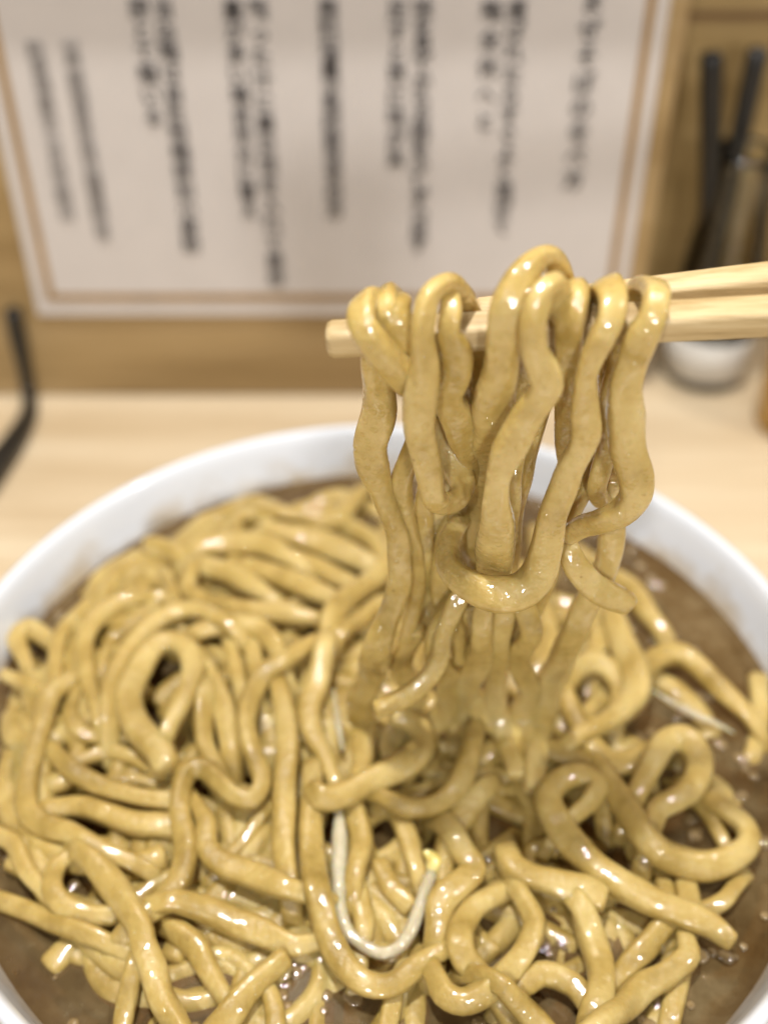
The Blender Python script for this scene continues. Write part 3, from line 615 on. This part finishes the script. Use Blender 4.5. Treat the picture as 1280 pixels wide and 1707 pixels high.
FILL_LABELS = {
    90: 'half-sunk noodle nearer than the noodle rising diagonally to the longest lifted one',
    91: 'half-sunk noodle left of the noodle dipping from the ribbon towards the sprout head',
    92: 'half-sunk noodle right of the large J-shaped noodle sweeping round the sprout at the front',
    93: 'half-sunk noodle beyond the round-ended noodle pointing up from the near edge',
    95: 'half-sunk noodle nearer than the noodle bulging beside the white streak on the right',
    97: 'half-sunk noodle nearer than the dark noodle arch around a hole on the right heap',
    98: 'half-sunk noodle right of the thick noodle running straight to the near edge right of centre',
    99: 'half-sunk noodle left of the thick straight noodle lying across the front broth',
    100: 'half-sunk noodle nearer than the short noodle arc beside the front hook',
    101: 'half-sunk noodle nearer than the noodle dropping from the straight lifted one to the right loop',
    102: 'half-sunk noodle nearer than the noodle arching at the right then reaching into open broth',
    103: 'half-sunk noodle left of the wide noodle loop curving round the right side of the bowl',
    104: 'half-sunk noodle nearer than the pale thin noodle slanting behind the S and the arch',
    105: 'half-sunk noodle right of the noodle dipping from the ribbon towards the sprout head',
    106: 'half-sunk noodle left of the tall narrow noodle arch standing at the right',
    107: 'half-sunk noodle left of the folded broad noodle beside the sprout head',
    108: 'half-sunk noodle left of the U-shaped noodle hanging below the dark hole',
    109: 'half-sunk noodle right of the pale twig-like noodle bowed under the left arch',
    110: 'half-sunk noodle beyond the noodle standing behind the sprout head',
    111: 'half-sunk noodle left of the noodle standing behind the sprout head',
    112: 'half-sunk noodle left of the round-ended noodle pointing up from the near edge',
    113: 'half-sunk noodle left of the large J-shaped noodle sweeping round the sprout at the front',
    114: 'half-sunk noodle nearer than the noodle bending like an elbow right of the S',
    115: 'half-sunk noodle right of the pale thin noodle slanting behind the S and the arch',
    117: 'half-sunk noodle beyond the folded broad noodle beside the sprout head',
    118: 'half-sunk noodle nearer than the tall L-shaped noodle along the left side of the bowl',
    119: 'half-sunk noodle beyond the noodle slanting from the near edge to the long diagonal',
    121: 'half-sunk noodle left of the stubby thick noodle with a cut end on the right heap',
    122: 'half-sunk noodle right of the tall narrow noodle arch standing at the right',
    0: 'half-sunk noodle left of the noodle snaking down in front of the lifted longest strand',
    1: 'half-sunk noodle nearer than the large J-shaped noodle sweeping round the sprout at the front',
    2: 'half-sunk noodle right of the long S-shaped noodle winding across the left heap',
    4: 'half-sunk noodle right of the noodle standing behind the sprout head',
    5: 'half-sunk noodle left of the long noodle that hooks at the far left then runs level',
    6: 'half-sunk noodle right of the noodle curving around the bubbles at the front',
    7: 'half-sunk noodle beyond the tall L-shaped noodle along the left side of the bowl',
    8: 'half-sunk noodle beyond the noodle below the broad far one, slanting the same way',
    9: 'half-sunk noodle beyond the noodle humped right of the big arch',
    10: 'half-sunk noodle right of the short curl of noodle against the left wall',
    11: 'half-sunk noodle beyond the long noodle that hooks at the far left then runs level',
    12: 'half-sunk noodle right of the longest diagonal noodle on the right, curled at its upper end',
    13: 'half-sunk noodle right of the inner noodle arch ending in a broad cut end',
    14: 'half-sunk noodle right of the pale noodle patch lit behind the U-shaped lifted noodle',
    15: 'half-sunk noodle right of the noodle tip resting on the far left edge of the heap',
    16: 'half-sunk noodle nearer than the short curl of noodle against the left wall',
    17: 'half-sunk noodle right of the far noodle stub behind the dark lifted strand',
    19: 'half-sunk noodle left of the inner noodle arch ending in a broad cut end',
    20: 'half-sunk noodle right of the noodle reaching down to the sprout head from the U',
    22: 'half-sunk noodle nearer than the noodle right below the thick level far one',
    23: 'half-sunk noodle right of the noodle bending like an elbow right of the S',
    25: 'half-sunk noodle nearer than the pale noodle patch lit behind the U-shaped lifted noodle',
    26: 'half-sunk noodle left of the noodle bulging beside the white streak on the right',
    27: 'half-sunk noodle nearer than the thick straight noodle lying across the front broth',
    29: 'half-sunk noodle right of the flat cut ribbon of noodle across the heap front',
    30: 'half-sunk noodle nearer than the noodle running flat from the left side toward the tall S',
    31: 'half-sunk noodle right of the short noodle leaving the near left wall',
    32: 'half-sunk noodle beyond the flat cut ribbon of noodle across the heap front',
    34: 'half-sunk noodle right of the noodle dropping from the straight lifted one to the right loop',
    35: 'half-sunk noodle right of the noodle humped right of the big arch',
    38: 'half-sunk noodle beyond the long S-shaped noodle winding across the left heap',
    39: 'half-sunk noodle beyond the big outer noodle arch on the left heap',
    43: 'half-sunk noodle left of the noodle sweeping from the near middle into a front hook',
    44: 'half-sunk noodle right of the noodle snaking down in front of the lifted longest strand',
    45: 'half-sunk noodle beyond the thick straight noodle lying across the front broth',
    46: 'half-sunk noodle nearer than the flat cut ribbon of noodle across the heap front',
    47: 'half-sunk noodle beyond the stubby thick noodle with a cut end on the right heap',
    49: 'half-sunk noodle nearer than the noodle slanting beside the bright dots on the far heap',
    51: 'half-sunk noodle nearer than the noodle dipping from the ribbon towards the sprout head',
    53: 'half-sunk noodle nearer than the short noodle beneath the diagonal one by the lifted strand',
    55: 'half-sunk noodle beyond the large J-shaped noodle sweeping round the sprout at the front',
    56: 'half-sunk noodle right of the noodle right below the thick level far one',
    58: 'half-sunk noodle beyond the noodle rising diagonally to the longest lifted one',
    59: 'half-sunk noodle left of the longest diagonal noodle on the right, curled at its upper end',
    60: 'half-sunk noodle left of the column noodle standing upright in the middle of the left heap',
    61: 'half-sunk noodle nearer than the long S-shaped noodle winding across the left heap',
    62: 'half-sunk noodle left of the noodle hanging down to the top of the S',
    64: 'half-sunk noodle left of the big outer noodle arch on the left heap',
    65: 'half-sunk noodle left of the small upright noodle in the middle of the left heap',
    68: 'half-sunk noodle nearer than the noodle hanging down to the top of the S',
    71: 'half-sunk noodle right of the round-ended noodle pointing up from the near edge',
    72: 'half-sunk noodle left of the long S-shaped noodle winding across the left heap',
    73: 'half-sunk noodle beyond the thick level noodle at the far left of the heap',
    74: 'half-sunk noodle left of the broad noodle pointing at the longest lifted one, far side',
    75: 'half-sunk noodle nearer than the stub of noodle below the curl at the left wall',
    76: 'half-sunk noodle left of the noodle right below the thick level far one',
    77: 'half-sunk noodle left of the noodle arch at the left with its end touching the ring',
    78: 'half-sunk noodle right of the noodle arch at the left with its end touching the ring',
    79: 'half-sunk noodle beyond the noodle arch at the left with its end touching the ring',
    80: 'half-sunk noodle left of the slim noodle bending down just inside the left wall',
    81: 'half-sunk noodle beyond the broad noodle pointing at the longest lifted one, far side',
    82: 'half-sunk noodle left of the far noodle stub behind the dark lifted strand',
    83: 'half-sunk noodle left of the tall L-shaped noodle along the left side of the bowl',
    84: 'half-sunk noodle left of the noodle running flat from the left side toward the tall S',
    85: 'half-sunk noodle left of the small upright noodle near the far left edge',
    86: 'half-sunk noodle right of the tall L-shaped noodle along the left side of the bowl',
    87: 'half-sunk noodle beyond the short noodle leaving the near left wall',
    88: 'half-sunk noodle beyond the slim noodle bending down just inside the left wall',
    89: 'half-sunk noodle nearer than the noodle tip resting on the far left edge of the heap',
}
for i, pts in enumerate(fill):
    if i not in FILL_LABELS: continue
    P, hw, ht = lay(pts, -5.9 + (i % 4) * .5 if i >= 90 else -2.5 if i >= 72 else -5.0 if np.mean([q[1] for q in pts]) < .16 else -8.0 + 2.4 * (i % 3) / 2, True, .0030)
    o = tube('noodle', P, hw, ht, M_HEAP, (0, -.5, .85), 12, 2.7, 500 + i, .5, crinkle=.15, lump=.07)
    props(o, FILL_LABELS[i], 'noodle', 'half-sunk noodles low in the heap')
for i, (label, pts, lev, m) in enumerate(heap):
    d = (0, 0) if any(k in label for k in ('stubby', 'ribbon')) else (0, 1) if any(k in label for k in ('round-ended', 'tip resting')) else (1, 0) if any(k in label for k in ('cut end', 'longest diagonal')) else (1, 1)
    P, hw, ht = lay(pts, lev, dive=d)
    o = tube('noodle', P, hw, ht, m, (0, -.5, .85), 18, 2.9, 100 + i, .5, crinkle=.13, lump=.07)
    props(o, label, 'noodle', BG)
# --- bean sprouts
def sprout(label, lev, pts, head=None):
    P, hw, ht = lay(pts, lev, dive=(0, 0), collide=False); k_ = np.minimum(1, .35 + .1 * np.minimum(np.arange(len(P)), np.arange(len(P))[::-1] + (9 if head else 0))); hw = hw * .9 * k_; ht = ht * .9 * k_
    o = tube('bean_sprout', P, hw, ht * .95, M_SPROUT, (0, -.5, .85), 14, 2.0, 77 + len(label), .2, lump=.03)
    props(o, label, 'bean sprout', 'bean sprouts among the noodles')
    if head:
        H = catmull([(*at_z(x, y, P[-1, 2] + k * .0006), wd / 2 * .24 / F) for k, (x, y, wd) in enumerate(head)], .0006)
        t = tube('sprout_head', H[:, :3] - o.location, H[:, 3], H[:, 3], M_HEAD, (0, -.5, .85), 12, 2.0, 5, .1, parent=o)
sprout('long U-shaped bean sprout with a yellow head inside the J-shaped noodle', 1.2,
       [(564,1330,30),(566,1405,32),(565,1460,30),(566,1512,28),(580,1553,28),(610,1579,28),(640,1590,28),(664,1580,28),(682,1556,30),(697,1520,30),(711,1478,27),(720,1452,22)],
       [(721,1450,24),(724,1436,30),(716,1426,20),(708,1420,10)])
sprout('thin grey bean sprout upright beside the longest lifted strand', 0, [(556,1150,18),(560,1180,20),(566,1220,22),(572,1250,18)])
sprout('bright bean sprout root floating in the open broth', 0, [(1086,1150,12),(1120,1172,16),(1160,1192,18),(1200,1210,18),(1222,1222,10)])  # solid strand standing in for a highlight on the broth surface

# ------------------------------------------------------------------ beads of fat floating on the broth
bm = bmesh.new()
rb = np.random.RandomState(4)
spots = [(164,1553),(200,1550),(334,1554),(358,1562),(405,1510),(434,1510),(467,1515),(375,1490),(580,1475),(595,1468),(608,1450),(483,1605),(494,1620),(478,1640),(466,1660),(480,1680),
         (592,1665),(433,1590),(604,1596),(60,1424),(137,1448),(125,1474),(216,1450),(1147,1368),(1157,1392),(1095,1470),(1222,1475),(1190,1515),(1204,1592),(1166,1592),(1012,1575),(1018,1545),
         (905,1575),(915,1590),(938,1570),(802,1570),(925,1510),(934,1498),(1098,1677),(1150,1675),(1070,1700),(1088,1710),(1085,965),(1100,975),(885,1045),(980,1075),(1050,1050),(960,1143),(998,1172),
         (945,1220),(1018,1284),(1240,1265),(1250,1260),(1275,1405),(1232,1262),(930,1385),(1000,1378),(300,865),(330,862),(355,868),(200,930),(1060,1225),(1075,1240),(1200,1240),(1225,1330)]
for x, y in spots:
    for q in range(1 + (rb.rand() < .5)):
        p = at_z(x + rb.uniform(-9, 9) * q, y + rb.uniform(-9, 9) * q, ZS + .0003)
        if math.hypot(p[0] - BC[0], p[1] - BC[1]) > RS - .001: continue
        r = rb.uniform(.0010, .0021)
        g = bmesh.ops.create_icosphere(bm, subdivisions=2, radius=1)
        for v in g['verts']: v.co = Vector((p[0] + v.co.x * r, p[1] + v.co.y * r, p[2] + v.co.z * r * .34))
for k in range(330):
    a, q = rb.uniform(0, 6.28), RS * rb.uniform(.2, .97) ** .5
    X, Y = BC[0] + q * math.cos(a), BC[1] + q * math.sin(a)
    r = rb.uniform(.0005, .0017)
    g = bmesh.ops.create_icosphere(bm, subdivisions=2, radius=1)
    for v in g['verts']: v.co = Vector((X + v.co.x * r, Y + v.co.y * r, ZS + .0002 + v.co.z * r * .34))
props(bm_obj('fat_beads', bm, M_BEAD), 'tiny round beads of fat floating on the brown broth', 'fat beads', kind='stuff')
# ------------------------------------------------------------------ notice on the wall
PY = WALL_Y - .0012
def wp(x, y): return at_y(x, y, PY)
xl, xr = wp(60, 500)[0], wp(1040, 500)[0]
zb = wp(550, 524)[2]; zt = .197
notice = bpy.data.objects.new('notice_sheet', None); COL.objects.link(notice); notice.location = (0, PY, zb)
props(notice, 'white laminated notice with vertical black writing and tan border on the wall', 'notice')
def under(o):
    o.parent = notice; o.location = o.location - notice.location; return o
under(box('paper', (xl, PY - .0004, zb), (xr, PY + .0004, zt), M_PAPER))
il, ir = wp(90, 485)[0], wp(1010, 485)[0]; ib = wp(550, 489)[2]; lw = .0033
for lo, hi in (((il - lw, ib - lw), (ir + lw, ib)), ((il - lw, ib), (il, zt - .002)), ((ir, ib), (ir + lw, zt - .002))):
    under(box('border_line', (lo[0], PY - .0009, lo[1]), (hi[0], PY - .0006, hi[1]), M_LINE))
def column(text, top, bot, size, m):
    a, b = wp(*top), wp(*bot); n = len(text)
    cu = bpy.data.curves.new('text_column', 'FONT'); cu.body = '\n'.join(text); cu.align_x = 'CENTER'; cu.align_y = 'CENTER'
    pitch = (a[2] - b[2]) / (n - 1)
    cu.size = size; cu.space_line = pitch / size; cu.offset = .0001; cu.extrude = .00008
    cu.materials.append(m)
    tmp = bpy.data.objects.new('text_tmp', cu); COL.objects.link(tmp)
    bpy.context.view_layer.update()
    me = bpy.data.meshes.new_from_object(tmp.evaluated_get(bpy.context.evaluated_depsgraph_get())); me.name = 'text_column'
    bpy.data.objects.remove(tmp)
    o = bpy.data.objects.new('text_column', me); COL.objects.link(o)
    o.rotation_euler = (R(90), 0, 0); o.location = ((a[0] + b[0]) / 2, PY - .0010, (a[2] + b[2]) / 2)
    under(o)
sz = .0077
column('まぜそばの食べ方', (992, 5), (950, 300), sz * 1.12, M_INK)
column('運ばれたらすぐよく混ぜて', (870, 18), (826, 378), sz, M_INK)
column('麺全体へと', (824, 20), (803, 203), sz, M_INK)
column('味を見てからお酢を少しずつ足す', (716, 15), (688, 408), sz, M_INK)
column('足すと更に味が変', (666, 18), (656, 262), sz, M_INK)
column('無料増量券売機前注文の方', (553, 15), (553, 350), sz, M_INK)
column('残った汁に最後飯を入れて是非', (436, 18), (456, 465), sz, M_INK)
column('量が多い場合半分に替え', (393, 18), (412, 350), sz, M_INK)
column('当店麺は自家製麺特別小麦粉', (278, 15), (316, 408), sz, M_INK)
column('園とて麺いる', (235, 15), (255, 195), sz, M_INK)
column('営業時間昼夜定休日曜電話番号', (128, 85), (166, 390), sz * .92, M_GREYINK)
column('駐車場裏手三台店主敬白', (52, 85), (122, 355), sz * .92, M_GREYINK)

# ------------------------------------------------------------------ glass carafe with black sticks
cp = at_y(1168, 622, .4455); cx, cy = cp[0], .4455
car = bpy.data.objects.new('glass_carafe', None); COL.objects.link(car); car.location = (cx, cy, 0)
props(car, 'clear glass carafe holding two black sticks beside the notice', 'carafe')
outer = [(0, .001), (.0175, .001), (.0185, .003), (.0185, .02), (.0180, .04), (.0165, .06), (.0140, .08), (.0125, .096), (.0125, .104), (.0132, .107)]
inner = [(.0120, .1065), (.0113, .103), (.0113, .096), (.0128, .08), (.0152, .06), (.0167, .04), (.0170, .008), (.0155, .006), (0, .006)]
g = lathe('glass_body', outer + inner, M_GLASS, car, n=64)
lb = lathe('paper_label', [(.01870, .006), (.01890, .006), (.01888, .026), (.01868, .026)], M_LABEL, car, n=64)
def rod(name, a, b, r0, r1, m):
    P = np.array(a) + (np.array(b) - np.array(a)) * np.linspace(0, 1, 20)[:, None]
    return tube(name, P, np.linspace(r0, r1, 20), np.linspace(r0, r1, 20), m, (0, -1, .3), 14, 3.2, 9, .02, lump=.01)
topL = at_y(1185, 95, cy); topR = at_y(1262, 88, cy + .012)
props(rod('black_stick', (cx + .001, cy - .004, .0085), topL, .0034, .0042, M_BLACK), 'upright black stick standing in the glass carafe', 'stick', 'black sticks in the carafe')
props(rod('black_stick', (cx - .004, cy + .006, .0085), topR, .0034, .0042, M_BLACK), 'black stick leaning outward in the glass carafe', 'stick', 'black sticks in the carafe')
# amber bottle at the edge of the picture
ap = at_z(1322, 706, 0); ax, ay = ap[0], ap[1]
bot = bpy.data.objects.new('amber_bottle', None); COL.objects.link(bot); bot.location = (ax, ay, 0)
props(bot, 'amber glass seasoning bottle at the picture edge near the carafe', 'bottle')
lathe('glass_body', [(0, .001), (.016, .001), (.0175, .003), (.0175, .055), (.0165, .066), (.009, .08), (.0085, .095), (.0073, .095), (.0078, .08), (.0152, .065), (.0160, .055), (.0160, .006), (0, .006)], M_AMBER, bot, n=48)
lathe('bottle_cap', [(0, .106), (.0095, .106), (.0098, .104), (.0098, .0955), (.0087, .0952), (0, .0952)], M_BLACK, bot, n=40)
# black cord by the left edge
c0 = [at_y(22, 522, WALL_Y - .006), at_y(30, 560, WALL_Y - .005), at_y(40, 610, WALL_Y - .005), at_y(47, 650, WALL_Y - .006), at_z(50, 682, .0035), at_z(38, 712, .004), at_z(12, 752, .0045), at_z(-25, 800, .005), at_z(-70, 860, .005)]
rr = [.0036, .0038, .0030, .0030, .0032, .0040, .0050, .0058, .006]
C = catmull([(*p, r) for p, r in zip(c0, rr)], .002)
cord = tube('power_cable', C[:, :3], C[:, 3], C[:, 3], M_BLACK, (0, -1, .4), 14, 2.2, 21, .1, lump=.02)
props(cord, 'black cable bending from the wall onto the counter left of the bowl', 'cable')
